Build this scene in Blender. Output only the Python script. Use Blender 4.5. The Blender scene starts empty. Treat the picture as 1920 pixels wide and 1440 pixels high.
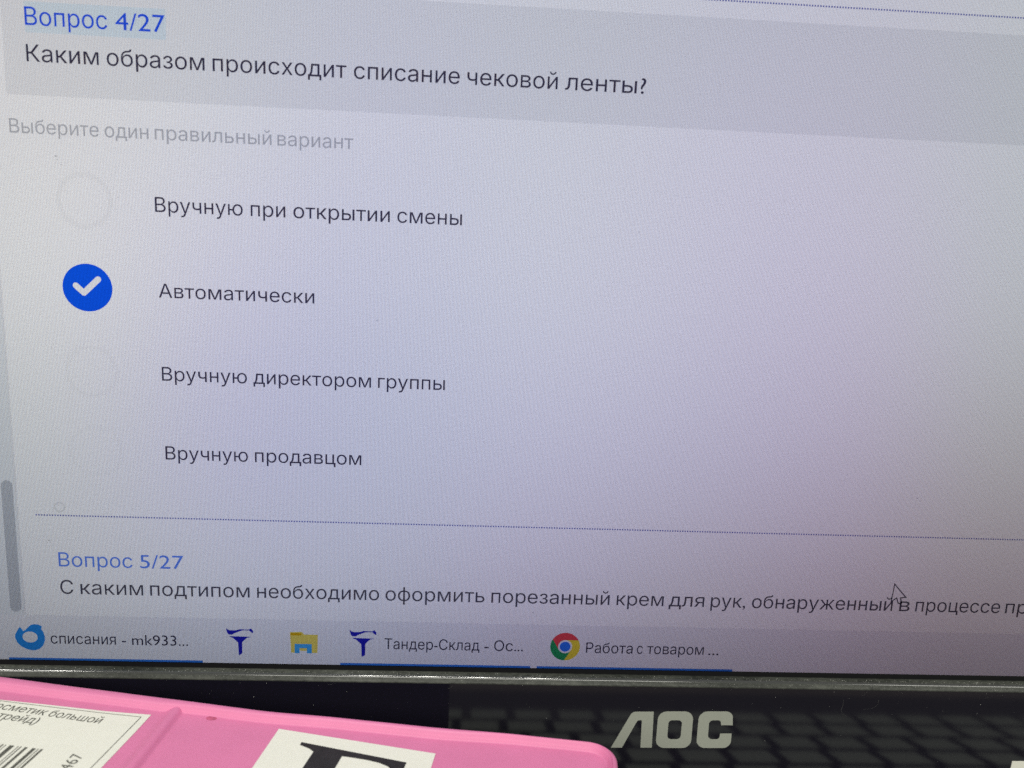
import bpy, bmesh, math, random
from mathutils import Vector, Matrix
from mathutils.geometry import delaunay_2d_cdt

random.seed(7)
S = bpy.context.scene
COL = S.collection
PX = 0.248e-3                      # one screen pixel in metres

# ------------------------------------------------------------------ camera, world, exposure
TILT = math.radians(10)            # the monitor leans back
T = Matrix.Translation((0, 0, 0.24)) @ Matrix.Rotation(-TILT, 4, 'X')
cam_d = bpy.data.cameras.new('camera')
cam = bpy.data.objects.new('camera', cam_d)
COL.objects.link(cam)
cam_d.sensor_width = 36
cam_d.lens = 28.125
cam_d.clip_start = 0.005
cam_d.clip_end = 50
CAM = Vector((0.0772020, -0.1475979, -0.0310466))
ROT = Matrix(((0.998168, -0.034329, -0.049818), (-0.042587, 0.186208, -0.981587), (0.042973, 0.98191, 0.184405)))
cam.matrix_world = T @ Matrix.Translation(CAM) @ ROT.to_4x4()
cam_d.dof.use_dof = True
cam_d.dof.focus_distance = 0.155
cam_d.dof.aperture_fstop = 20
S.camera = cam

world = bpy.data.worlds.new('World')
S.world = world
world.use_nodes = True
world.node_tree.nodes['Background'].inputs[0].default_value = (0.95, 1.0, 0.93, 1)
world.node_tree.nodes['Background'].inputs[1].default_value = 0.16

S.view_settings.view_transform = 'Standard'
S.view_settings.look = 'None'
S.view_settings.exposure = 0
S.view_settings.gamma = 1
S.view_settings.use_curve_mapping = False
S.cycles.use_denoising = False
S.cycles.filter_width = 1.5
S.cycles.sample_clamp_indirect = 4
S.cycles.transparent_max_bounces = 16


def area(name, loc, sx, sy, power, color=(1, 1, 1), parent=None, rot=None):
    d = bpy.data.lights.new(name, 'AREA')
    d.shape = 'RECTANGLE'
    d.size, d.size_y = sx, sy
    d.energy = power
    d.color = color
    o = bpy.data.objects.new(name, d)
    COL.objects.link(o)
    o.location = loc
    if rot:
        o.rotation_euler = rot
    if parent:
        o.parent = parent
    return o


# ceiling tubes of the room, then added soft panels that fill upright faces
ROOM = 1.17
for x in (-0.181, -0.020, 0.127, 0.291, -1.040, -1.20):
    area('ceiling_tube', (x, -0.10, 2.4), 0.03, 0.6, 3.6 * ROOM, (1.0, 0.985, 0.90))
for x in (-2.2, 0.1, 2.4):
    area('fill_panel', (x, -2.6, 2.4), 1.6, 1.8, 50 * ROOM, (1.0, 0.985, 0.90))


# ------------------------------------------------------------------ helpers
def mm(u, v, y=0.0):
    """screen pixel (u right, v down) and depth y in mm -> monitor space, metres"""
    return Vector((u * PX, y * 1e-3, -v * PX))


def obj(name, mesh, mat=None, parent=None):
    o = bpy.data.objects.new(name, mesh)
    COL.objects.link(o)
    if mat is not None:
        for m in (mat if isinstance(mat, (list, tuple)) else [mat]):
            mesh.materials.append(m)
    if parent is not None:
        o.parent = parent
    return o


def empty(name, matrix, label, cat):
    o = bpy.data.objects.new(name, None)
    COL.objects.link(o)
    o.empty_display_size = 0.02
    o.matrix_world = matrix
    o['label'] = label
    o['category'] = cat
    return o


def mesh_from(name, verts, faces, smooth=False, mats=None):
    me = bpy.data.meshes.new(name)
    me.from_pydata([tuple(v) for v in verts], [], faces)
    if mats:
        me.polygons.foreach_set('material_index', mats)
    if smooth:
        me.polygons.foreach_set('use_smooth', [True] * len(me.polygons))
    me.update()
    return me


def fill(loops):
    """2D loops (even-odd fill with holes) -> verts, faces"""
    cu = bpy.data.curves.new('outline', 'CURVE')
    cu.dimensions = '2D'
    cu.fill_mode = 'BOTH'
    for lp in loops:
        sp = cu.splines.new('POLY')
        sp.points.add(len(lp) - 1)
        for q, (x, y) in zip(sp.points, lp):
            q.co = (x, y, 0, 1)
        sp.use_cyclic_u = True
    o = bpy.data.objects.new('outline', cu)
    me = bpy.data.meshes.new_from_object(o)
    vs = [(v.co.x, v.co.y) for v in me.vertices]
    fs = [tuple(p.vertices) for p in me.polygons]
    bpy.data.objects.remove(o)
    bpy.data.curves.remove(cu)
    bpy.data.meshes.remove(me)
    return vs, fs


def text2d(s, bold=0.0):
    """outlines of a word, overlapping strokes united -> verts, faces"""
    cu = bpy.data.curves.new('lettering', 'FONT')
    cu.body = s
    cu.size = 1
    cu.resolution_u = 4
    cu.fill_mode = 'NONE'
    cu.offset = bold
    o = bpy.data.objects.new('lettering', cu)
    COL.objects.link(o)
    bpy.context.view_layer.update()
    me = bpy.data.meshes.new_from_object(o.evaluated_get(bpy.context.evaluated_depsgraph_get()))
    vs = [Vector((v.co.x, v.co.y)) for v in me.vertices]
    nxt = {}
    for e in me.edges:
        i, j = e.vertices
        nxt.setdefault(i, []).append(j)
        nxt.setdefault(j, []).append(i)
    bpy.data.objects.remove(o)
    bpy.data.curves.remove(cu)
    bpy.data.meshes.remove(me)
    seen, loops = set(), []
    for i in range(len(vs)):
        if i in seen:
            continue
        lp, j = [], i
        while j is not None and j not in seen:
            seen.add(j)
            lp.append(j)
            ns = [k for k in nxt.get(j, []) if k not in seen]
            j = (j + 1 if j + 1 in ns else ns[0]) if ns else None
        if len(lp) > 2:
            loops.append(lp)
    edges = [(lp[k], lp[(k + 1) % len(lp)]) for lp in loops for k in range(len(lp))]
    ov, oe, of, *_ = delaunay_2d_cdt(vs, edges, [], 0, 1e-6)
    faces = []
    for f in of:
        c = sum((ov[k] for k in f), Vector((0, 0))) / len(f)
        wn = 0
        for lp in loops:
            for k in range(len(lp)):
                p, q = vs[lp[k]], vs[lp[(k + 1) % len(lp)]]
                if (p.y <= c.y) != (q.y <= c.y):
                    x = p.x + (c.y - p.y) / (q.y - p.y) * (q.x - p.x)
                    if x > c.x:
                        wn += 1 if q.y > p.y else -1
        if wn != 0:
            faces.append(tuple(f))
    return [(v.x, v.y) for v in ov], faces


CAP = max(v[1] for v in text2d('П')[0])


def round_poly(pts, n=7):
    """corners (x, y, radius) -> polyline"""
    out = []
    k = len(pts)
    for i in range(k):
        x, y, r = pts[i]
        p = Vector((x, y))
        if r <= 0:
            out.append((x, y))
            continue
        a = Vector(pts[i - 1][:2]) - p
        b = Vector(pts[(i + 1) % k][:2]) - p
        la, lb = a.length, b.length
        a.normalize()
        b.normalize()
        ang = a.angle(b)
        t = min(r / math.tan(ang / 2), la * 0.5, lb * 0.5)
        p0, p1 = p + a * t, p + b * t
        for j in range(n + 1):
            s = j / n
            # rational quadratic through the corner: a circular arc
            w = math.sin(ang / 2)
            den = (1 - s) ** 2 + 2 * w * s * (1 - s) + s * s
            q = (p0 * (1 - s) ** 2 + p * (2 * w * s * (1 - s)) + p1 * s * s) / den
            out.append((q.x, q.y))
    return out


def circle(cx, cy, rx, ry=None, n=48):
    ry = rx if ry is None else ry
    return [(cx + rx * math.cos(2 * math.pi * i / n), cy + ry * math.sin(2 * math.pi * i / n)) for i in range(n)]


# ------------------------------------------------------------------ materials
def new_mat(name):
    m = bpy.data.materials.new(name)
    m.use_nodes = True
    nt = m.node_tree
    for n in list(nt.nodes):
        nt.nodes.remove(n)
    out = nt.nodes.new('ShaderNodeOutputMaterial')
    return m, nt, out


def lnk(nt, a, b):
    nt.links.new(a, b)


def filter_mat(name, c):
    """a colour filter in front of the lit panel, as in a liquid crystal display"""
    m, nt, out = new_mat(name)
    n = nt.nodes.new('ShaderNodeBsdfTransparent')
    n.inputs[0].default_value = (*c, 1)
    lnk(nt, n.outputs[0], out.inputs[0])
    return m


def math_node(nt, op, a, b=None, c=None):
    n = nt.nodes.new('ShaderNodeMath')
    n.operation = op
    for i, v in enumerate((a, b, c)):
        if v is None:
            continue
        if isinstance(v, (int, float)):
            n.inputs[i].default_value = v
        else:
            lnk(nt, v, n.inputs[i])
    return n.outputs[0]


def plastic(name, color, rough=0.4, noise=0.0, nscale=60, bump=0.0, bscale=900, spec=0.5):
    m, nt, out = new_mat(name)
    b = nt.nodes.new('ShaderNodeBsdfPrincipled')
    b.inputs['Roughness'].default_value = rough
    b.inputs['Specular IOR Level'].default_value = spec
    lnk(nt, b.outputs[0], out.inputs[0])
    tc = nt.nodes.new('ShaderNodeTexCoord')
    if noise > 0:
        nz = nt.nodes.new('ShaderNodeTexNoise')
        nz.inputs['Scale'].default_value = nscale
        nz.inputs['Detail'].default_value = 6
        lnk(nt, tc.outputs['Object'], nz.inputs['Vector'])
        r = nt.nodes.new('ShaderNodeValToRGB')
        r.color_ramp.elements[0].position = 0.3
        r.color_ramp.elements[1].position = 0.7
        r.color_ramp.elements[0].color = (*[c * (1 - noise) for c in color], 1)
        r.color_ramp.elements[1].color = (*[min(1, c * (1 + noise)) for c in color], 1)
        lnk(nt, nz.outputs['Fac'], r.inputs[0])
        lnk(nt, r.outputs[0], b.inputs['Base Color'])
    else:
        b.inputs['Base Color'].default_value = (*color, 1)
    if bump > 0:
        nz2 = nt.nodes.new('ShaderNodeTexNoise')
        nz2.inputs['Scale'].default_value = bscale
        nz2.inputs['Detail'].default_value = 3
        lnk(nt, tc.outputs['Object'], nz2.inputs['Vector'])
        bp = nt.nodes.new('ShaderNodeBump')
        bp.inputs['Strength'].default_value = bump
        bp.inputs['Distance'].default_value = 0.0003
        lnk(nt, nz2.outputs['Fac'], bp.inputs['Height'])
        lnk(nt, bp.outputs[0], b.inputs['Normal'])
    return m


def panel_mat():
    """white page on a liquid crystal panel: columns of pixels with dark gaps, lit from behind"""
    m, nt, out = new_mat('lit_panel')
    tc = nt.nodes.new('ShaderNodeTexCoord')
    sep = nt.nodes.new('ShaderNodeSeparateXYZ')
    lnk(nt, tc.outputs['Object'], sep.inputs[0])
    rgb = []
    x = math_node(nt, 'MULTIPLY', sep.outputs[0], 1 / PX)
    z = math_node(nt, 'MULTIPLY', sep.outputs[2], 1 / PX)
    cz = math_node(nt, 'COSINE', math_node(nt, 'MULTIPLY', z, 2 * math.pi))
    row = math_node(nt, 'MULTIPLY_ADD', cz, 0.06, 0.94)
    for ph in (-0.10, 0.0, 0.10):       # red, green and blue columns sit side by side
        cx = math_node(nt, 'COSINE', math_node(nt, 'MULTIPLY', math_node(nt, 'ADD', x, ph), 2 * math.pi))
        colm = math_node(nt, 'MULTIPLY_ADD', cx, COLUMN, 1 - COLUMN)
        rgb.append(math_node(nt, 'MULTIPLY', colm, row))
    comb = nt.nodes.new('ShaderNodeCombineColor')
    for i in range(3):
        lnk(nt, rgb[i], comb.inputs[i])
    tr = nt.nodes.new('ShaderNodeBsdfTranslucent')
    lnk(nt, comb.outputs[0], tr.inputs[0])
    gl = nt.nodes.new('ShaderNodeBsdfGlossy')
    gl.inputs['Roughness'].default_value = 0.45
    mix = nt.nodes.new('ShaderNodeMixShader')
    mix.inputs[0].default_value = 0.025
    lnk(nt, tr.outputs[0], mix.inputs[1])
    lnk(nt, gl.outputs[0], mix.inputs[2])
    lnk(nt, mix.outputs[0], out.inputs[0])
    return m


COLUMN = 0.18


def dusty_mat():
    """black plastic ledge under a film of grey dust"""
    m, nt, out = new_mat('dusty_black_plastic')
    b = nt.nodes.new('ShaderNodeBsdfPrincipled')
    lnk(nt, b.outputs[0], out.inputs[0])
    tc = nt.nodes.new('ShaderNodeTexCoord')
    mp = nt.nodes.new('ShaderNodeMapping')
    mp.inputs['Scale'].default_value = (1, 2.0, 2.0)
    lnk(nt, tc.outputs['Object'], mp.inputs[0])
    n1 = nt.nodes.new('ShaderNodeTexNoise')
    n1.inputs['Scale'].default_value = 900
    n1.inputs['Detail'].default_value = 8
    n1.inputs['Roughness'].default_value = 0.7
    lnk(nt, mp.outputs[0], n1.inputs['Vector'])
    n2 = nt.nodes.new('ShaderNodeTexNoise')
    n2.inputs['Scale'].default_value = 45
    n2.inputs['Detail'].default_value = 4
    lnk(nt, mp.outputs[0], n2.inputs['Vector'])
    f = math_node(nt, 'MULTIPLY', n1.outputs['Fac'], n2.outputs['Fac'])
    r = nt.nodes.new('ShaderNodeValToRGB')
    e = r.color_ramp.elements
    e[0].position, e[0].color = 0.12, (0.020, 0.022, 0.019, 1)
    e[1].position, e[1].color = 0.42, (0.112, 0.118, 0.102, 1)
    lnk(nt, f, r.inputs[0])
    lnk(nt, r.outputs[0], b.inputs['Base Color'])
    b.inputs['Roughness'].default_value = 0.32
    b.inputs['Specular IOR Level'].default_value = 0.22
    return m


M_PANEL = panel_mat()
M_DUSTY = dusty_mat()
M_GLOSS = plastic('gloss_black_plastic', (0.009, 0.008, 0.014), 0.05)
M_CREST = plastic('bare_black_plastic', (0.05, 0.052, 0.05), 0.10, spec=0.9)
M_LINT = plastic('lint', (0.16, 0.16, 0.15), 0.8)
M_BLACK = plastic('matt_black_plastic', (0.006, 0.006, 0.007), 0.7, spec=0.2)
M_CASE = plastic('black_case_plastic', (0.015, 0.015, 0.016), 0.5, bump=0.2)
M_LOGO = plastic('grey_logo_print', (0.345, 0.36, 0.31), 0.55, noise=0.05, nscale=4000)
M_PINK = plastic('pink_plastic', (0.71, 0.20, 0.38), 0.42, noise=0.035, nscale=120, bump=0.05, bscale=1500)
M_BODY = plastic('dark_blue_plastic', (0.07, 0.065, 0.16), 0.5)
M_PAPER = plastic('label_paper', (0.80, 0.79, 0.70), 0.55, noise=0.012, nscale=300, spec=0.3)
M_INK = plastic('thermal_print', (0.10, 0.10, 0.085), 0.6, noise=0.25, nscale=3000, spec=0.2)
M_INK2 = plastic('black_print', (0.022, 0.019, 0.020), 0.55, noise=0.2, nscale=500, spec=0.3)
M_DUST = plastic('dust_fleck', (0.62, 0.62, 0.58), 0.8)
M_DESK = plastic('desk_laminate', (0.16, 0.13, 0.10), 0.5, noise=0.2, nscale=20)
M_KEY = plastic('grey_key', (0.38, 0.42, 0.36), 0.5)
M_KB = plastic('keyboard_case_key_shade', (0.008, 0.008, 0.008), 0.6)

# ------------------------------------------------------------------ monitor
BASE = Vector((487 * PX, 0.09, -0.225))
mon = empty('monitor', T @ Matrix.Translation(BASE),
            'black computer monitor with a dusty bezel, its screen showing a quiz page', 'monitor')


def mpart(name, me, mat, parent=None):
    o = obj(name, me, mat, parent or mon)
    if parent is None:
        o.location = -BASE
    return o


U0, U1, V0, V1 = -473.0, 1447.0, -608.6, 471.4        # the lit area of the panel


def quad(u0, v0, u1, v1, y):
    return [mm(u0, v1, y), mm(u1, v1, y), mm(u1, v0, y), mm(u0, v0, y)]


screen = mpart('screen', mesh_from('screen', quad(U0, V0, U1, V1, 0), [(0, 1, 2, 3)]), M_PANEL)

# black border of the panel, a frame round the lit area
B = 2.6 / 0.248
vb, fb = fill([[(U0 - B, V0 - B), (U1 + B, V0 - B), (U1 + B, V1 + B), (U0 - B, V1 + B)],
               [(U0, V0), (U1, V0), (U1, V1), (U0, V1)]])
mpart('panel_border', mesh_from('panel_border', [mm(u, v, -0.02) for u, v in vb], fb), M_BLACK)


def flat(name, loops, mat, y, label=None):
    vs, fs = fill(loops)
    o = obj(name, mesh_from(name, [mm(u, v, y) for u, v in vs], fs), mat, screen)
    if label:
        o['label'] = label
    return o


def rect(u0, v0, u1, v1):
    return [(u0, v0), (u1, v0), (u1, v1), (u0, v1)]


def lettering(name, base, cap, words, mat, y=-0.30, label=None, bold=0.0):
    """words fitted between their left and right ends on one baseline"""
    V, F = [], []
    for w, a, b in words:
        vs, fs = text2d(w, bold - (0.034 if w[0].isdigit() else 0.030 if w.startswith('mk') else 0))
        x0 = min(q[0] for q in vs)
        x1 = max(q[0] for q in vs)
        k = len(V)
        ys = cap / CAP
        V += [mm(a + (q[0] - x0) / (x1 - x0) * (b - a), base - q[1] * ys, y) for q in vs]
        F += [tuple(i + k for i in f) for f in fs]
    o = obj(name, mesh_from(name, V, F), mat, screen)
    if label:
        o['label'] = label
    return o


F_BAND = filter_mat('page_band_grey', (0.885, 0.89, 0.90))
F_SIDE = filter_mat('page_side_grey', (0.86, 0.88, 0.90))
F_EDGE = filter_mat('page_edge_grey', (0.86, 0.86, 0.88))
F_BAR = filter_mat('taskbar_grey', (0.90, 0.90, 0.93))
F_SCROLL = filter_mat('scroll_grey', (0.64, 0.65, 0.68))
F_HI = filter_mat('selection_blue', (0.74, 0.93, 1.0))
F_HI2 = filter_mat('selection_blue_pale', (0.85, 0.95, 1.0))
F_BLUE = filter_mat('title_blue', (0.03, 0.12, 0.93))
F_BLUE2 = filter_mat('title_blue_pale', (0.13, 0.27, 0.88))
F_DARK = filter_mat('text_dark', (0.06, 0.052, 0.092))
F_DARK2 = filter_mat('text_grey', (0.09, 0.085, 0.115))
F_HINT = filter_mat('text_pale', (0.52, 0.53, 0.56))
F_TASK = filter_mat('taskbar_text', (0.045, 0.04, 0.08))
F_DOT = filter_mat('dotted_line_blue', (0.16, 0.18, 0.48))
F_CHECK = filter_mat('check_blue', (0.006, 0.115, 0.95))
F_UNDER = filter_mat('underline_blue', (0.05, 0.24, 0.78))
F_NAVY = filter_mat('icon_navy', (0.022, 0.022, 0.48))
F_MAIL = filter_mat('icon_mail_blue', (0.035, 0.34, 0.92))
F_MAIL2 = filter_mat('icon_mail_deep_blue', (0.03, 0.17, 0.66))
F_FOLD = filter_mat('icon_yellow', (0.98, 0.80, 0.16))
F_FOLD2 = filter_mat('icon_ochre', (0.80, 0.58, 0.06))
F_FOLD3 = filter_mat('icon_folder_blue', (0.08, 0.48, 0.95))
F_RED = filter_mat('icon_red', (0.92, 0.09, 0.11))
F_GREEN = filter_mat('icon_green', (0.03, 0.38, 0.13))
F_YEL = filter_mat('icon_gold', (0.98, 0.80, 0.07))
F_CBLUE = filter_mat('icon_blue', (0.045, 0.23, 0.95))
F_MARK = filter_mat('screen_mark', (0.62, 0.62, 0.64))
F_MARK2 = filter_mat('screen_mark_pale', (0.86, 0.86, 0.86))

# page areas
flat('header_band', [rect(-16.7, -30.4, 1383, 45.3)], F_BAND, -0.10)
flat('page_margin', [rect(U0, -560, -30.8, 433)], F_SIDE, -0.10)
flat('page_edge_line', [rect(-30.8, -560, -29.6, 433)], F_EDGE, -0.12)
flat('taskbar', [rect(U0, 433, U1, V1)], F_BAR, -0.10)
flat('scroll_bar', [round_poly([(-41.0, 324, 4.2), (-32.4, 324, 4.2), (-32.4, 430.5, 4.2), (-41.0, 430.5, 4.2)])], F_SCROLL, -0.14)
for nm, vv in (('divider_line', -41.9), ('divider_line', 350.7)):
    V, F = [], []
    for i in range(700):
        u = -16.7 + 2 * i
        k = len(V)
        V += quad(u - 0.05, vv - 0.55, u + 1.05, vv + 0.55, -0.2)
        F.append((k, k + 1, k + 2, k + 3))
    obj(nm, mesh_from(nm, V, F), F_DOT, screen)

# question four
flat('selection_highlight', [round_poly([(-1.2, -15.5, 1), (93.2, -15.5, 1), (93.2, 4.4, 1), (-1.2, 4.4, 1)])], F_HI2, -0.15)
lettering('question_title', -0.2, 11.8, [('Вопрос', -0.7, 54.1), ('4/27', 59.5, 92.8)], F_BLUE, bold=0.012)
lettering('question_text', 23.3, 11.2, [('Каким', -1.2, 47.2), ('образом', 52.6, 118.8), ('происходит', 124.3, 216.2), ('списание', 221.4, 295.3), ('чековой', 300.6, 364.5), ('ленты?', 369.9, 427.6)], F_DARK, bold=0.015)
lettering('hint_text', 71.0, 9.7, [('Выберите', -15.9, 44.8), ('один', 48.8, 78.8), ('правильный', 83.2, 164.0), ('вариант', 168.1, 221.3)], F_HINT, bold=0.014)
lettering('answer_text', 120.8, 10.5, [('Вручную', 81.4, 143.0), ('при', 148.6, 173.2), ('открытии', 178.9, 247.8), ('смены', 253.2, 299.9)], F_DARK, bold=0.018)
lettering('answer_text', 181.8, 10.2, [('Автоматически', 81.7, 193.6)], F_DARK, bold=0.018)
lettering('answer_text', 243.3, 10.4, [('Вручную', 81.7, 143.8), ('директором', 148.5, 235.6), ('группы', 240.8, 290.9)], F_DARK, bold=0.018)
lettering('answer_text', 303.9, 10.4, [('Вручную', 82.2, 143.5), ('продавцом', 148.7, 228.9)], F_DARK, bold=0.018)
# question five
lettering('question_title', 391.9, 11.6, [('Вопрос', -1.7, 53.9), ('5/27', 59.6, 92.7)], F_BLUE2)
lettering('question_text', 414.5, 11.5, [('С', -1.7, 8.0), ('каким', 13.5, 61.1), ('подтипом', 66.4, 142.8), ('необходимо', 148.6, 243.7), ('оформить', 248.7, 327.0), ('порезанный', 332.5, 427.3), ('крем', 433.0, 471.1), ('для', 475.5, 504.3), ('рук,', 509.6, 538.1), ('обнаруженный', 543.4, 660.1), ('в', 665.9, 674.5), ('процессе', 679.4, 750.8), ('пр', 755.3, 774.0)], F_DARK2, bold=0.012)

# radio buttons
RC = (32.2, 115.1)
R1, R2, R3 = (filter_mat('ring_soft_grey', (0.975, 0.975, 0.975)), filter_mat('ring_pale_grey', (0.955, 0.955, 0.955)), filter_mat('ring_grey', (0.93, 0.93, 0.93)))
R0 = filter_mat('ring_faint_grey', (0.99, 0.99, 0.99))
for rc, mats in ((RC, (R1, R2, R2, R2, R1)), ((31.0, 238.2), (R0, R1, R2, R1, R0)), ((30.8, 298.9), (R0, R1, R1, R0))):
    V, F, MI = [], [], []
    for i, m_ in enumerate(mats):
        ro = 20.2 - 0.85 * i
        vs, fs = fill([circle(*rc, ro), circle(*rc, ro - 0.85)])
        k = len(V)
        V += [mm(u, v, -0.20) for u, v in vs]
        F += [tuple(j + k for j in f) for f in fs]
        MI += [i] * len(fs)
    obj('radio_button', mesh_from('radio_button', V, F, mats=MI), list(mats), screen)
cc = (31.1, 176.7)
pts = [Vector((22.9, 175.4)), Vector((28.4, 180.5)), Vector((38.9, 170.4))]
rr = 2.15


def cap_arc(c, a0, a1, r, n=8):
    return [(c.x + r * math.cos(a0 + (a1 - a0) * i / n), c.y + r * math.sin(a0 + (a1 - a0) * i / n)) for i in range(n + 1)]


d1 = (pts[1] - pts[0]).normalized()
d2 = (pts[2] - pts[1]).normalized()
a1 = math.atan2(d1.y, d1.x)
a2 = math.atan2(d2.y, d2.x)
n1 = Vector((-d1.y, d1.x))
n2 = Vector((-d2.y, d2.x))
bis = (n1 + n2).normalized()
inner = pts[1] - bis * (rr / max(0.3, bis.dot(n1)))
check = cap_arc(pts[0], a1 + math.pi / 2, a1 + 1.5 * math.pi, rr) + [(inner.x, inner.y)] \
    + cap_arc(pts[2], a2 - math.pi / 2, a2 + math.pi / 2, rr) + cap_arc(pts[1], a2 + math.pi / 2, a1 + math.pi / 2, rr, 6)
flat('check_button', [circle(*cc, 17.6, 17.2, 64), check], F_CHECK, -0.20,
     'round blue button with a white tick')

# taskbar buttons
lettering('taskbar_text', 456.6, 9.1, [('списания', -11.7, 38.3), ('-', 42.9, 46.1), ('mk933...', 50.7, 94.1)], F_TASK, bold=0.027)
lettering('taskbar_text', 456.2, 9.3, [('Тандер-Склад', 248.5, 324.6), ('-', 328.5, 331.9), ('Ос...', 336.3, 359.6)], F_TASK, bold=0.027)
lettering('taskbar_text', 456.5, 9.3, [('Работа', 410.9, 449.0), ('с', 452.5, 457.3), ('товаром', 460.8, 507.6), ('...', 511.6, 520.0)], F_TASK, bold=0.027)
for u0, u1 in ((-44.8, 105.0), (213.3, 366.3), (371.5, 533.0)):
    flat('button_underline', [rect(u0, 469.2, u1, V1 - 0.05)], F_UNDER, -0.2)


def mail_pt(x, y):
    return (-39.5 + (x - 160) / 1270 * 23.3, 440.6 + (y - 210) / 1050 * 22.2)


mail = [(410, 330), (330, 440), (210, 620), (185, 760), (260, 950), (420, 1110), (620, 1210), (830, 1262), (1010, 1255), (1200, 1190), (1340, 1050), (1425, 850),
        (1425, 680), (1375, 520), (1300, 400), (1330, 290), (1180, 225), (1000, 212), (850, 260), (750, 350), (640, 450), (545, 500), (505, 430)]
flat('taskbar_icon', [[mail_pt(*q) for q in mail], [mail_pt(*q) for q in circle(815, 730, 315, 220)]], F_MAIL, -0.2,
     'blue ring shaped mail icon')


def funnel(u0, v0):
    g = lambda x, y: (u0 + (x - 170) / 980 * 21.3, v0 + (y - 250) / 950 * 23.2)
    wave = [(170, 240), (250, 300), (330, 318), (540, 318), (680, 275), (860, 284), (1000, 284), (1070, 240), (1150, 320), (1150, 405), (1090, 390), (1010, 318),
            (860, 312), (740, 322), (600, 375), (480, 420), (390, 470), (270, 470), (215, 410)]
    cone = [(300, 525), (1070, 538), (1060, 552), (920, 575), (750, 725), (745, 1130), (620, 1200), (600, 745), (420, 590), (300, 550)]
    return flat('taskbar_icon', [[g(*q) for q in wave], [g(*q) for q in cone]], F_NAVY, -0.2, 'dark blue funnel shaped icon')


funnel(123.6, 441.0)
funnel(220.6, 440.6)

vs1, fs1 = fill([[(173.7, 443.4), (183.0, 443.0), (185.0, 445.2), (195.6, 445.3), (195.2, 461.0), (190.8, 461.0), (190.8, 453.4), (177.3, 453.4), (177.3, 461.0), (174.6, 461.0)]])
vs2, fs2 = fill([rect(174.2, 444.0, 182.6, 446.0)])
vs3, fs3 = fill([[(177.3, 453.4), (190.8, 453.4), (190.8, 461.4), (187.0, 461.4), (187.0, 457.0), (181.2, 457.0), (181.2, 461.4), (177.3, 461.4)]])
vs4, fs4 = fill([rect(181.2, 457.0, 187.0, 459.3)])
V, F, MI = [], [], []
for i, (vs, fs, y) in enumerate(((vs1, fs1, -0.2), (vs2, fs2, -0.22), (vs3, fs3, -0.2), (vs4, fs4, -0.2))):
    k = len(V)
    V += [mm(u, v, y) for u, v in vs]
    F += [tuple(j + k for j in f) for f in fs]
    MI += [(0, 1, 2, 0)[i]] * len(fs)
o = obj('taskbar_icon', mesh_from('taskbar_icon', V, F, mats=MI), [F_FOLD, F_FOLD2, F_FOLD3], screen)
o['label'] = 'yellow folder icon with a blue base'

# round browser icon: three sectors and a disc
ic, R, r = (393.8, 451.6), 12.1, 5.75
V, F, MI = [], [], []
for s in range(3):
    A = math.radians(28.3)
    off = math.radians(120 * s)
    out = [(R * math.cos(off + A + math.radians(120) * i / 16), R * math.sin(off + A + math.radians(120) * i / 16)) for i in range(17)]
    inn = [(r * math.cos(off + math.radians(210 - 120 * i / 16)), r * math.sin(off + math.radians(210 - 120 * i / 16))) for i in range(17)]
    vs, fs = fill([out + inn])
    k = len(V)
    V += [mm(ic[0] + x, ic[1] - y, -0.2) for x, y in vs]
    F += [tuple(j + k for j in f) for f in fs]
    MI += [(0, 1, 2)[s]] * len(fs)
vs, fs = fill([circle(ic[0], ic[1], 4.35, None, 32)])
k = len(V)
V += [mm(u, v, -0.2) for u, v in vs]
F += [tuple(j + k for j in f) for f in fs]
MI += [3] * len(fs)
o = obj('taskbar_icon', mesh_from('taskbar_icon', V, F, mats=MI), [F_RED, F_GREEN, F_YEL, F_CBLUE], screen)
o['label'] = 'round red, yellow and green icon with a blue centre'


def stroke_loop(pts, w):
    """closed polyline drawn as an even line of width w: outer and inner loops"""
    n = len(pts)
    outer, innr = [], []
    for i in range(n):
        p = Vector(pts[i])
        a = (p - Vector(pts[i - 1])).normalized()
        b = (Vector(pts[(i + 1) % n]) - p).normalized()
        na, nb = Vector((-a.y, a.x)), Vector((-b.y, b.x))
        m_ = (na + nb).normalized()
        t = w / 2 / max(0.45, m_.dot(na))
        outer.append(tuple(p + m_ * t))
        innr.append(tuple(p - m_ * t))
    return [outer, innr]


cur = [(659.2, 391.0), (658.3, 406.2), (662.4, 403.0), (664.3, 407.6), (666.5, 408.2), (667.2, 407.2), (665.6, 402.9), (670.0, 402.3)]
flat('mouse_cursor', stroke_loop(cur, 0.95), F_DARK2, -0.35)

# small marks on the glass
for (u, v, s) in ((14.4, 85.5, 0.9), (15.2, 87.6, 0.6), (17.8, 91.0, 0.5), (55.7, 111.8, 0.5), (239.6, 192.4, 0.7), (366.4, 422.4, 0.8), (-8.0, 371.0, 0.8), (-9.2, 373.0, 0.6),
                  (668.0, 318.0, 0.6), (670.5, 320.5, 0.5), (430.0, 120.0, 0.4), (560.0, 260.0, 0.4)):
    aa = random.random() * 3
    lp = [(u + s * math.cos(t + aa) * (1.2 + 0.4 * math.sin(3 * t)), v + 0.6 * s * math.sin(t + aa)) for t in [i * 0.7 for i in range(9)]]
    flat('smudge', [lp], F_MARK, -0.25)
flat('smudge', [circle(1.5, 344.0, 4.2), circle(1.5, 344.0, 2.9)], F_MARK2, -0.25)

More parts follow.
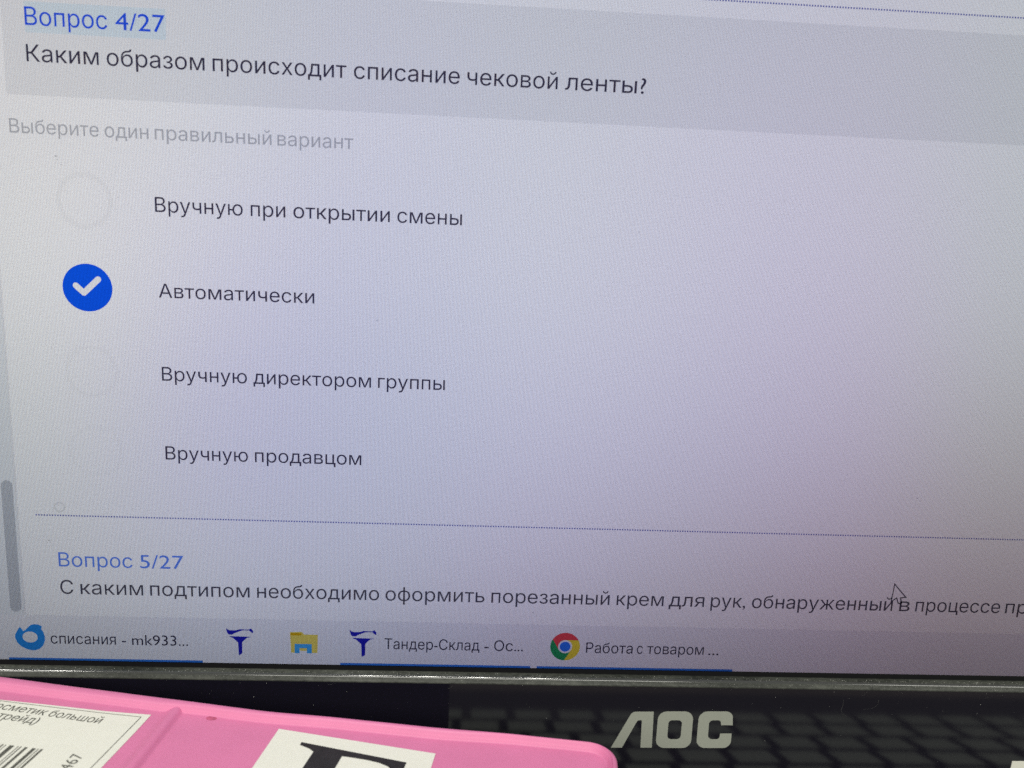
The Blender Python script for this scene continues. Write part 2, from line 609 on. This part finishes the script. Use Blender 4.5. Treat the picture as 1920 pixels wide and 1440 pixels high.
# bezel: a profile swept round the screen, wide at the bottom
PROF = [(1.08, 0.35), (1.10, 0.0), (1.16, -0.40), (1.36, -1.12)]
for k in range(8):                       # rounded crest of the ledge
    e_ = math.radians(74 - 32 * (k + 0.5) / 8)
    PROF.append((PROF[-1][0] + 0.055 * math.cos(e_), PROF[-1][1] - 0.055 * math.sin(e_)))
PROF += [(1.70, -1.55), (2.20, -2.02), (2.27, -2.07), (2.36, -2.10), (2.48, -2.12)]
side = {'b': 25.8, 't': 16.0, 'l': 16.0, 'r': 16.0}


def bezel_ring(o_, y, outer=None):
    e = outer or {k: o_ for k in side}
    l, r_, t, b = e['l'], e['r'], e['t'], e['b']
    return [Vector((U0 * PX - l * 1e-3, y * 1e-3, -V1 * PX - b * 1e-3)), Vector((U1 * PX + r_ * 1e-3, y * 1e-3, -V1 * PX - b * 1e-3)),
            Vector((U1 * PX + r_ * 1e-3, y * 1e-3, -V0 * PX + t * 1e-3)), Vector((U0 * PX - l * 1e-3, y * 1e-3, -V0 * PX + t * 1e-3))]


rings = [bezel_ring(o_, y) for o_, y in PROF]
n_dust = len(rings) - 1
rings.append(bezel_ring(0, -2.122, {k: v - 1.2 for k, v in side.items()}))
rings.append(bezel_ring(0, -1.85, {k: v - 0.35 for k, v in side.items()}))
rings.append(bezel_ring(0, -1.2, dict(side)))
rings.append(bezel_ring(0, 14.0, dict(side)))
V, F, MI = [], [], []
for j in range(4):                       # each side keeps its own vertices so that the mitres stay sharp
    k = len(V)
    for rg in rings:
        V += [rg[j], rg[(j + 1) % 4]]
    for i in range(len(rings) - 1):
        F.append((k + 2 * i, k + 2 * i + 1, k + 2 * i + 3, k + 2 * i + 2))
        MI.append(2 if 3 <= i <= 11 else 0 if i < n_dust else 1)
me = mesh_from('bezel', V, F, mats=MI)
me.polygons.foreach_set('use_smooth', [m_ != 1 for m_ in MI])
bezel = mpart('bezel', me, [M_DUSTY, M_GLOSS, M_CREST])

# maker's letters on the bezel
LA = [(435.4, 536.54, 0.0), (450.98, 503.61, 5.17), (468.59, 503.35, 0.43), (469.44, 536.1, 0.0), (459.95, 536.22, 0.0), (459.31, 511.29, 0.86), (455.83, 511.34, 2.24), (444.58, 536.42, 0.0)]
LO = [(472.42, 503.09, 7.32), (501.55, 502.64, 7.32), (501.82, 535.98, 7.32), (472.42, 536.36, 7.32)]
LI = [(481.47, 510.96, 3.1), (492.68, 510.8, 3.1), (492.63, 527.97, 3.1), (481.56, 528.12, 3.1)]
LC = [(506.14, 502.57, 7.32), (534.13, 502.14, 6.03), (535.14, 514.72, 0.0), (525.43, 514.86, 0.0), (524.82, 510.33, 2.58), (515.14, 510.47, 3.44), (515.48, 527.66, 3.44), (525.21, 527.53, 2.58), (525.2, 522.35, 0.0), (534.93, 522.21, 0.0), (535.27, 535.55, 6.89), (506.27, 535.93, 7.32)]
vs, fs = fill([round_poly(LA), round_poly(LO), round_poly(LI), round_poly(LC)])
obj('logo', mesh_from('logo', [mm(u, v, -2.155) for u, v in vs], fs), M_LOGO, bezel)

# cream sticker at the right end of the bezel
V = [mm(u, v, y) for y in (-2.26, -2.13) for u, v in ((777.9, 544.8), (850, 543.8), (850, 566), (776.6, 566))]
obj('sticker', mesh_from('sticker', V, [(0, 3, 2, 1), (0, 1, 5, 4), (1, 2, 6, 5), (2, 3, 7, 6), (3, 0, 4, 7)]), M_PAPER, bezel)

# dust flecks and lint on the ledge and the glossy face
V, F = [], []


def fleck(c, nrm, s):
    t = nrm.orthogonal().normalized()
    b = nrm.cross(t)
    k = len(V)
    n = 6
    for i in range(n):
        a = 2 * math.pi * i / n
        q = s * (0.6 + 0.7 * random.random())
        V.append(c + t * math.cos(a) * q + b * math.sin(a) * q * 0.7)
    V.append(c + nrm * s * 0.6)
    for i in range(n):
        F.append((k + i, k + (i + 1) % n, k + n))


for i in range(1500):
    u = random.uniform(-60, 850)
    kind = random.random()
    if kind < 0.56:
        f = random.random()
        o_, y, nr = 1.16 + 0.20 * f, -0.40 - 0.72 * f, Vector((0, -0.25, 0.97))
        s = random.choice((0.02, 0.025, 0.03, 0.045, 0.065))
    elif kind < 0.84:
        f = random.random()
        o_, y, nr = 1.72 + 0.48 * f, -1.57 - 0.45 * f, Vector((0, -0.8, 0.6))
        s = random.choice((0.015, 0.02, 0.025, 0.035, 0.05))
    else:
        f = random.random() ** 2
        o_, y, nr = 2.6 + 20 * f, -2.122, Vector((0, -1, 0))
        s = random.choice((0.012, 0.015, 0.018, 0.025, 0.04)) * (0.8 if random.random() < 0.7 else 1.5)
    fleck(Vector((u * PX, y * 1e-3, -V1 * PX - o_ * 1e-3)), nr.normalized(), s * 1e-3)
# a few fibres
n_fleck = len(F)
for (u, o_, ln, an) in ((205, 3.0, 1.6, 0.5), (300, 3.4, 1.2, 0.1), (625, 4.5, 4.0, -1.1), (655, 4.6, 3.6, -2.0), (100, 2.4, 1.4, 0.6), (640, 3.6, 1.5, 0.2), (745, 3.8, 1.0, 0.7)):
    c = Vector((u * PX, -2.16e-3 if o_ > 2.45 else -2.14e-3, -V1 * PX - o_ * 1e-3))
    k = len(V)
    n = 8
    for i in range(n + 1):
        s_ = i / n
        a = an + 0.5 * math.sin(s_ * 3 + u)
        p = c + Vector((math.cos(a), 0, math.sin(a))) * (ln * 1e-3 * s_)
        for w in (-1, 1):
            V.append(p + Vector((-math.sin(a), 0, math.cos(a))) * (w * 0.008e-3))
    for i in range(n):
        F.append((k + 2 * i, k + 2 * i + 1, k + 2 * i + 3, k + 2 * i + 2))
o = obj('dust', mesh_from('dust', V, F, mats=[0] * n_fleck + [1] * (len(F) - n_fleck)), [M_DUST, M_LINT], bezel)
o['kind'] = 'stuff'

# case behind the panel (open towards the panel), neck and foot
W0, W1 = U0 * PX - 0.0155, U1 * PX + 0.0155
Z0, Z1 = -V1 * PX - 0.0253, -V0 * PX + 0.0155
y0, y1 = 0.0135, 0.068
V = [Vector(q) for q in ((W0, y0, Z0), (W1, y0, Z0), (W1, y0, Z1), (W0, y0, Z1), (W0, 0.035, Z0), (W1, 0.035, Z0), (W1, 0.035, Z1), (W0, 0.035, Z1),
                         (W0 + 0.04, y1, Z0 + 0.03), (W1 - 0.04, y1, Z0 + 0.03), (W1 - 0.04, y1, Z1 - 0.03), (W0 + 0.04, y1, Z1 - 0.03))]
F = []
for i in range(2):
    for j in range(4):
        k = (j + 1) % 4
        F.append((i * 4 + j, i * 4 + k, i * 4 + 4 + k, i * 4 + 4 + j))
F.append((8, 9, 10, 11))
mpart('back_cover', mesh_from('back_cover', V, F), M_CASE)
cx = 487 * PX
Ti = T.inverted()
foot_c = T @ Vector((cx, 0.09, 0))
V, F = [], []
n = 40
for z, rx, ry in ((0.001, 0.115, 0.085), (0.008, 0.115, 0.085), (0.012, 0.108, 0.078)):
    for i in range(n):
        a = 2 * math.pi * i / n
        V.append(Ti @ Vector((foot_c.x + rx * math.cos(a), foot_c.y + 0.03 + ry * math.sin(a), z)))
for lv in range(2):
    for i in range(n):
        j = (i + 1) % n
        F.append((lv * n + i, lv * n + j, lv * n + n + j, lv * n + n + i))
F.append(tuple(range(2 * n, 3 * n)))
F.append(tuple(reversed(range(n))))
mpart('foot', mesh_from('foot', V, F), M_CASE)
V = []
top = Vector((cx, 0.0695, -0.03))
for p, w, d_ in ((Ti @ Vector((foot_c.x, foot_c.y + 0.03, 0.0125)), 0.035, 0.014), (top + Vector((0, 0.012, 0)), 0.035, 0.011)):
    for sx, sy in ((-1, -1), (1, -1), (1, 1), (-1, 1)):
        V.append(p + Vector((sx * w, sy * d_, 0)))
F = [(0, 1, 5, 4), (1, 2, 6, 5), (2, 3, 7, 6), (3, 0, 4, 7), (4, 5, 6, 7), (3, 2, 1, 0)]
mpart('neck', mesh_from('neck', V, F), M_CASE)

# backlight lamps in the case, tinted to imitate viewing-angle falloff, moire and veil
BACK = 1.0
ZONES = [[-30, -101, 28, 29, 0.339, 0.367, 0.441], [0, -101, 28, 29, 0.562, 0.578, 0.593], [30, -101, 28, 29, 0.642, 0.717, 0.868], [60, -101, 28, 29, 0.518, 0.571, 0.733], [90, -101, 28, 29, 0.492, 0.419, 0.657], [120, -101, 28, 29, 0.364, 0.326, 0.356], [150, -101, 28, 29, 0.285, 0.17, 0.267], [180, -101, 28, 29, 0.194, 0.11, 0.117], [210, -101, 28, 29, 0.183, 0.106, 0.16], [-30, -70, 28, 29, 0.302, 0.347, 0.398], [0, -70, 28, 29, 0.655, 0.72, 0.556], [30, -70, 28, 29, 0.381, 0.309, 0.756], [60, -70, 28, 29, 0.412, 0.526, 0.694], [90, -70, 28, 29, 0.604, 0.592, 0.853], [120, -70, 28, 29, 0.514, 0.515, 0.739], [150, -70, 28, 29, 0.517, 0.395, 0.669], [180, -70, 28, 29, 0.349, 0.389, 0.258], [210, -70, 28, 29, 0.309, 0.273, 0.344], [-30, -39, 28, 29, 0.609, 0.614, 0.717], [0, -39, 28, 29, 1.128, 1.143, 0.957], [30, -39, 28, 29, 0.685, 0.641, 0.917], [60, -39, 28, 29, 0.558, 0.595, 0.821], [90, -39, 28, 29, 0.756, 0.803, 0.88], [120, -39, 28, 29, 0.642, 0.637, 0.813], [150, -39, 28, 29, 0.669, 0.556, 0.835], [180, -39, 28, 29, 0.577, 0.697, 0.632], [210, -39, 28, 29, 0.514, 0.506, 0.623], [-30, -8, 28, 29, 0.656, 0.649, 0.691], [0, -8, 28, 29, 0.829, 0.786, 0.731], [30, -8, 28, 29, 0.779, 0.837, 0.78], [60, -8, 28, 29, 0.623, 0.594, 0.855], [90, -8, 28, 29, 0.627, 0.692, 0.696], [120, -8, 28, 29, 0.65, 0.614, 0.828], [150, -8, 28, 29, 0.611, 0.574, 0.733], [180, -8, 28, 29, 0.543, 0.626, 0.589], [210, -8, 28, 29, 0.541, 0.56, 0.646], [-30, 23, 28, 29, 0.653, 0.654, 0.658], [0, 23, 28, 29, 0.671, 0.646, 0.667], [30, 23, 28, 29, 0.573, 0.616, 0.746], [60, 23, 28, 29, 0.636, 0.675, 0.817], [90, 23, 28, 29, 0.597, 0.613, 0.672], [120, 23, 28, 29, 0.532, 0.577, 0.683], [150, 23, 28, 29, 0.569, 0.54, 0.674], [180, 23, 28, 29, 0.538, 0.613, 0.587], [210, 23, 28, 29, 0.517, 0.552, 0.595], [-81, -39, 68, 155, 0.621, 0.64, 0.745], [284, -39, 105, 155, 0.505, 0.484, 0.58], [-20, 95, 190, 100, 0.679, 0.687, 0.738], [150, 95, 140, 100, 0.562, 0.593, 0.665], [285, 95, 120, 100, 0.509, 0.538, 0.589]]
for zx, zz, zw, zh, lr, lg, lb in ZONES:
    m_ = max(lr, lg, lb)
    area('backlight_tint_lamp', Vector((zx * 1e-3, 0.034, zz * 1e-3)) - BASE, zw * 1e-3, zh * 1e-3, m_ * BACK * math.pi * zw * zh * 1e-6 / ((1 - COLUMN) * 0.94 * 0.985),
         (lr / m_, lg / m_, lb / m_), mon, (-math.pi / 2, 0, 0))

# ------------------------------------------------------------------ pink lidded box in front of the monitor
O_ = Vector((-8.67739354, 116.05667263, -7.44))
E_ = Vector((0.99235231, 0.03050146, -0.11961))
D_ = Vector((0.11822, 0.04392, 0.99202))
N_ = Vector((0.03551133, -0.99857363, 0.03997823))


def bx(a, b, h):
    """lid coordinates in mm (a along the back edge, b towards the viewer, h up) -> monitor space"""
    q = O_ + E_ * a - D_ * b + N_ * h
    return Vector((q.x, q.z, -q.y)) * 1e-3


BB = bx(50, 40, -60)
box = empty('pink_box', T @ Matrix.Translation(BB), 'pink plastic lidded box with white paper labels, in front of the monitor', 'box')


def bpart(name, me, mat, parent=None):
    o = obj(name, me, mat, parent or box)
    if parent is None:
        o.location = -BB
    return o


def interp(x, tab):
    for (x0, y0_), (x1, y1_) in zip(tab, tab[1:]):
        if x <= x1:
            t = max(0, (x - x0) / (x1 - x0))
            t = t * t * (3 - 2 * t) * 0.5 + t * 0.5
            return y0_ + (y1_ - y0_) * t
    return tab[-1][1]


EDGE = [(-12, 1.0), (1.4, 1.45), (18.7, 1.95), (35.5, 2.30), (52, 2.70), (65, 2.10), (81, 1.80), (97, 0.95), (109.4, 0.75)]
WID = [(-12, 3.2), (33, 2.9), (40, 2.5), (66, 2.3), (85, 2.3), (97, 2.0), (109.4, 1.9), (130, 1.9)]
path = []
a = -12.0
while a < 109.0:
    path.append((a, interp(a, EDGE)))
    a += 1.5
for i in range(0, 17):
    t = math.pi / 2 * i / 16
    path.append((109.4 + 4.95 * math.sin(t), 5.7 - 4.95 * math.cos(t)))
bb = 7.0
while bb < 76:
    path.append((114.35 - (bb - 5.7) * 0.012, bb))
    bb += 3.0
V, F = [], []
np_ = 0
for i, (a, b) in enumerate(path):
    p0 = Vector(path[max(0, i - 1)])
    p1 = Vector(path[min(len(path) - 1, i + 1)])
    t = (p1 - p0).normalized()
    nrm = Vector((-t.y, t.x))                      # towards the inside of the lid
    w = interp(a, WID) if b < 20 else 1.9
    prof = [(0.25, -4.2), (0.0, -3.8), (0.0, 0.30), (0.07, 0.62), (0.22, 0.88), (0.45, 1.08), (0.75, 1.19), (w * 0.48, 1.22), (w - 1.0, 1.10), (w - 0.72, 0.90), (w - 0.45, 0.52), (w - 0.2, 0.16), (w, 0.02), (w + 0.25, -0.01)]
    np_ = len(prof)
    for s, h in prof:
        V.append(bx(a + nrm.x * s, b + nrm.y * s, h))
for i in range(len(path) - 1):
    for j in range(np_ - 1):
        F.append((i * np_ + j, (i + 1) * np_ + j, (i + 1) * np_ + j + 1, i * np_ + j + 1))
sm = len(F)
# plate of the lid
k = len(V)
plate = []
for i, (a, b) in enumerate(path):
    t = (Vector(path[min(len(path) - 1, i + 1)]) - Vector(path[max(0, i - 1)])).normalized()
    plate.append((a - t.y * 1.5, b + t.x * 1.5))
plate.append((-12, 76))
for a, b in plate:
    V.append(bx(a, b, 0.0))
F.append(tuple(range(k, len(V))))
# ridge across the lid
k = len(V)
hp = [(-2.2, -0.02), (-1.6, 0.10), (-1.1, 0.38), (-0.55, 0.68), (0, 0.80), (0.5, 0.68), (0.85, 0.40), (1.1, 0.08), (1.35, -0.02)]
bs = [3.6, 4.2, 5, 8, 15, 30, 76]
for b in bs:
    for s, h in hp:
        V.append(bx(36.2 + 0.06 * (b - 3) + s, b, h + 0.01))
for i in range(len(bs) - 1):
    for j in range(len(hp) - 1):
        F.append((k + i * 9 + j, k + (i + 1) * 9 + j, k + (i + 1) * 9 + j + 1, k + i * 9 + j + 1))
me = mesh_from('lid', V, F, True)
me.polygons[sm].use_smooth = False
lid = bpart('lid', me, M_PINK)
# mould mark
vs, fs = fill([circle(43.05, 5.45, 0.95, 0.62, 24)])
M_MARK = plastic('mould_mark', (0.55, 0.11, 0.21), 0.5, noise=0.3, nscale=900)
bpart('mould_mark', mesh_from('mould_mark', [bx(a, b, 0.03) for a, b in vs], fs), M_MARK, lid)
# body under the lid, straight down to the desk
V, F = [], []
ol = [(-9, 5.0), (30, 5.2), (84, 5.4), (84.6, 6.2), (84.6, 72), (-9, 72)]
for a, b in ol:
    V.append(bx(a, b, -0.4))
for a, b in ol:
    q = T @ bx(a, b, -0.4)
    V.append(Ti @ Vector((q.x, q.y, 0.001)))
n = len(ol)
for i in range(n):
    j = (i + 1) % n
    F.append((i, j, n + j, n + i))
F.append(tuple(range(n, 2 * n)))
bpart('body', mesh_from('body', V, F), M_BODY)


def paper(name, pts_, h0=0.02, h1=0.11, label=None):
    n = len(pts_)
    V = [bx(a, b, h1) for a, b in pts_] + [bx(a, b, h0) for a, b in pts_]
    F = [tuple(range(n))] + [(i, n + i, n + (i + 1) % n, (i + 1) % n) for i in range(n)]
    o = bpart(name, mesh_from(name, V, F), M_PAPER)
    if label:
        o['label'] = label
    return o


def print_on(sheet, name, polys, mat, h=0.135, label=None):
    V, F = [], []
    for vs, fs in polys:
        k = len(V)
        V += [bx(a, b, h) for a, b in vs]
        F += [tuple(i + k for i in f) for f in fs]
    o = bpart(name, mesh_from(name, V, F), mat, sheet)
    if label:
        o['label'] = label
    return o


def word_on(s, org, along, up, length, cap):
    """text with its left end of baseline at org (lid mm); along/up are unit vectors in the lid"""
    vs, fs = text2d(s, 0.012)
    x0 = min(q[0] for q in vs)
    x1 = max(q[0] for q in vs)
    k = length / (x1 - x0)
    c = cap / CAP
    return [tuple(Vector(org) + Vector(along) * ((x - x0) * k) + Vector(up) * (y * c)) for x, y in vs], fs


lab = paper('paper_label', [(-8, 7.55), (5.4, 7.32), (15, 7.15), (24.9, 7.08), (29, 6.85), (32.67, 6.58), (32.75, 12), (32.7, 40), (-8, 40)],
            label='white label with a barcode and small print')
al = (math.cos(0.045), math.sin(0.045))
up = (math.sin(0.045), -math.cos(0.045))
print_on(lab, 'printed_text', [word_on('Косметик', (4.6, 9.9), al, up, 10.9, 2.0), word_on('большой', (16.15, 10.42), al, up, 9.5, 2.0),
                               word_on('трейд)', (8.4, 12.62), al, up, 7.4, 2.0)], M_INK)


def strip(pts_, w):
    """open polyline of width w"""
    V, F = [], []
    for i, p in enumerate(pts_):
        p0 = Vector(pts_[max(0, i - 1)])
        p1 = Vector(pts_[min(len(pts_) - 1, i + 1)])
        t = (p1 - p0).normalized()
        n_ = Vector((-t.y, t.x)) * w / 2
        V += [tuple(Vector(p) + n_), tuple(Vector(p) - n_)]
    for i in range(len(pts_) - 1):
        F.append((2 * i, 2 * i + 1, 2 * i + 3, 2 * i + 2))
    return V, F


print_on(lab, 'printed_border', [strip([(-8, 7.9), (5.4, 7.65), (15.6, 7.74), (24.3, 7.74), (31.4, 7.6)], 0.13), strip([(31.4, 7.55), (31.15, 40)], 0.15)], M_INK, 0.13)
bars = [(-6.0, -5.5), (-5.0, -4.7), (-4.2, -3.4), (-2.8, -2.6), (-2.2, -1.5), (-0.8, -0.6), (0.2, 1.0), (1.5, 1.7), (2.3, 2.9), (3.6, 3.8), (4.2, 5.0), (5.6, 5.9), (6.4, 6.6), (7.2, 8.0), (8.6, 8.8), (9.2, 9.6),
        (10.3, 11.1), (11.6, 11.8), (12.3, 12.7), (13.3, 13.5), (13.9, 14.2), (14.50, 14.78), (15.10, 15.24), (15.82, 16.58), (17.17, 17.33), (17.62, 17.84), (18.38, 18.86), (19.66, 20.26), (20.58, 20.74), (21.05, 21.46)]
print_on(lab, 'barcode', [([(a0, 18.95 + 0.008 * a0), (a1_, 18.95 + 0.008 * a1_), (a1_, 36), (a0, 36)], [(0, 1, 2, 3)]) for a0, a1_ in bars], M_INK, 0.13)
print_on(lab, 'printed_number', [word_on(ch, (28.5, b0), (0, -1), (-1, 0), ln, 2.05) for ch, b0, ln in (('7', 20.42, 1.08), ('6', 21.78, 1.1), ('4', 23.18, 1.16), ('0', 24.5, 1.1))], M_INK)

sl = 0.0665
o2 = Vector((55.57, 6.37))
x2 = Vector((math.cos(sl), math.sin(sl)))
y2 = Vector((-math.sin(sl) * 0.35, math.cos(sl)))
q2 = lambda x, y: tuple(o2 + x2 * x + y2 * y)
lab2 = paper('paper_label', [q2(0, 0), q2(27.95, 0), q2(27.95, 34), q2(0, 34)], label='white label with one big black letter')
L1 = [(60.6, 9.40), (79.16, 11.58), (79.05, 13.9), (78.2, 15.6), (77.7, 15.6), (77.3, 14.2), (76.4, 13.2), (74.8, 12.55), (72.8, 12.18), (70.2, 11.98), (68.36, 11.93), (67.2, 30), (69.6, 31.2), (69.6, 32.2), (60.2, 31.4), (60.2, 30.5), (62.1, 29.6), (63.4, 11.6), (62.4, 10.9), (60.62, 10.22)]
print_on(lab2, 'printed_letter', [fill([L1])], M_INK2)

# ------------------------------------------------------------------ desk and keyboard (seen only as a reflection in the glossy bezel)
V = [Vector((x, y, z)) for z in (0, -0.03) for x, y in ((-0.7, -0.45), (0.9, -0.45), (0.9, 0.4), (-0.7, 0.4))]
desk = obj('desk', mesh_from('desk', V, [(0, 1, 2, 3), (7, 6, 5, 4), (0, 4, 5, 1), (1, 5, 6, 2), (2, 6, 7, 3), (3, 7, 4, 0)]), M_DESK)
desk['label'] = 'brown laminate desk top under the monitor'
desk['category'] = 'desk'

KM = Matrix.Translation((0.0, -0.122, 0.052)) @ Matrix.Rotation(math.radians(10), 4, 'X')
kb = empty('keyboard', KM, 'dark keyboard with grey keys lying before the monitor', 'keyboard')


def box_mesh(name, x0, x1, y0_, y1_, z0, z1, inset=0.0):
    v = [(x0, y0_, z0), (x1, y0_, z0), (x1, y1_, z0), (x0, y1_, z0), (x0 + inset, y0_ + inset, z1), (x1 - inset, y0_ + inset, z1), (x1 - inset, y1_ - inset, z1), (x0 + inset, y1_ - inset, z1)]
    return mesh_from(name, v, [(3, 2, 1, 0), (4, 5, 6, 7), (0, 1, 5, 4), (1, 2, 6, 5), (2, 3, 7, 6), (3, 0, 4, 7)])


obj('case', box_mesh('case', 0.05, 0.46, -0.16, 0.008, -0.018, -0.004), M_KB, kb)
key = box_mesh('key', -0.0079, 0.0079, -0.0076, 0.0076, -0.004, 0.0018, 0.0004)
key.materials.append(M_KEY)
key.materials.append(M_KB)
for p_ in key.polygons:
    p_.material_index = 0 if p_.normal.z > 0.9 else 1  # shade between the keys put into the colour: sides black
for r_ in range(5):
    for c in range(20):
        k_ = obj('key', key, None, kb)
        k_.location = (0.066 + 0.019 * c + 0.004 * (r_ % 3), -0.008 - 0.019 * r_, 0)
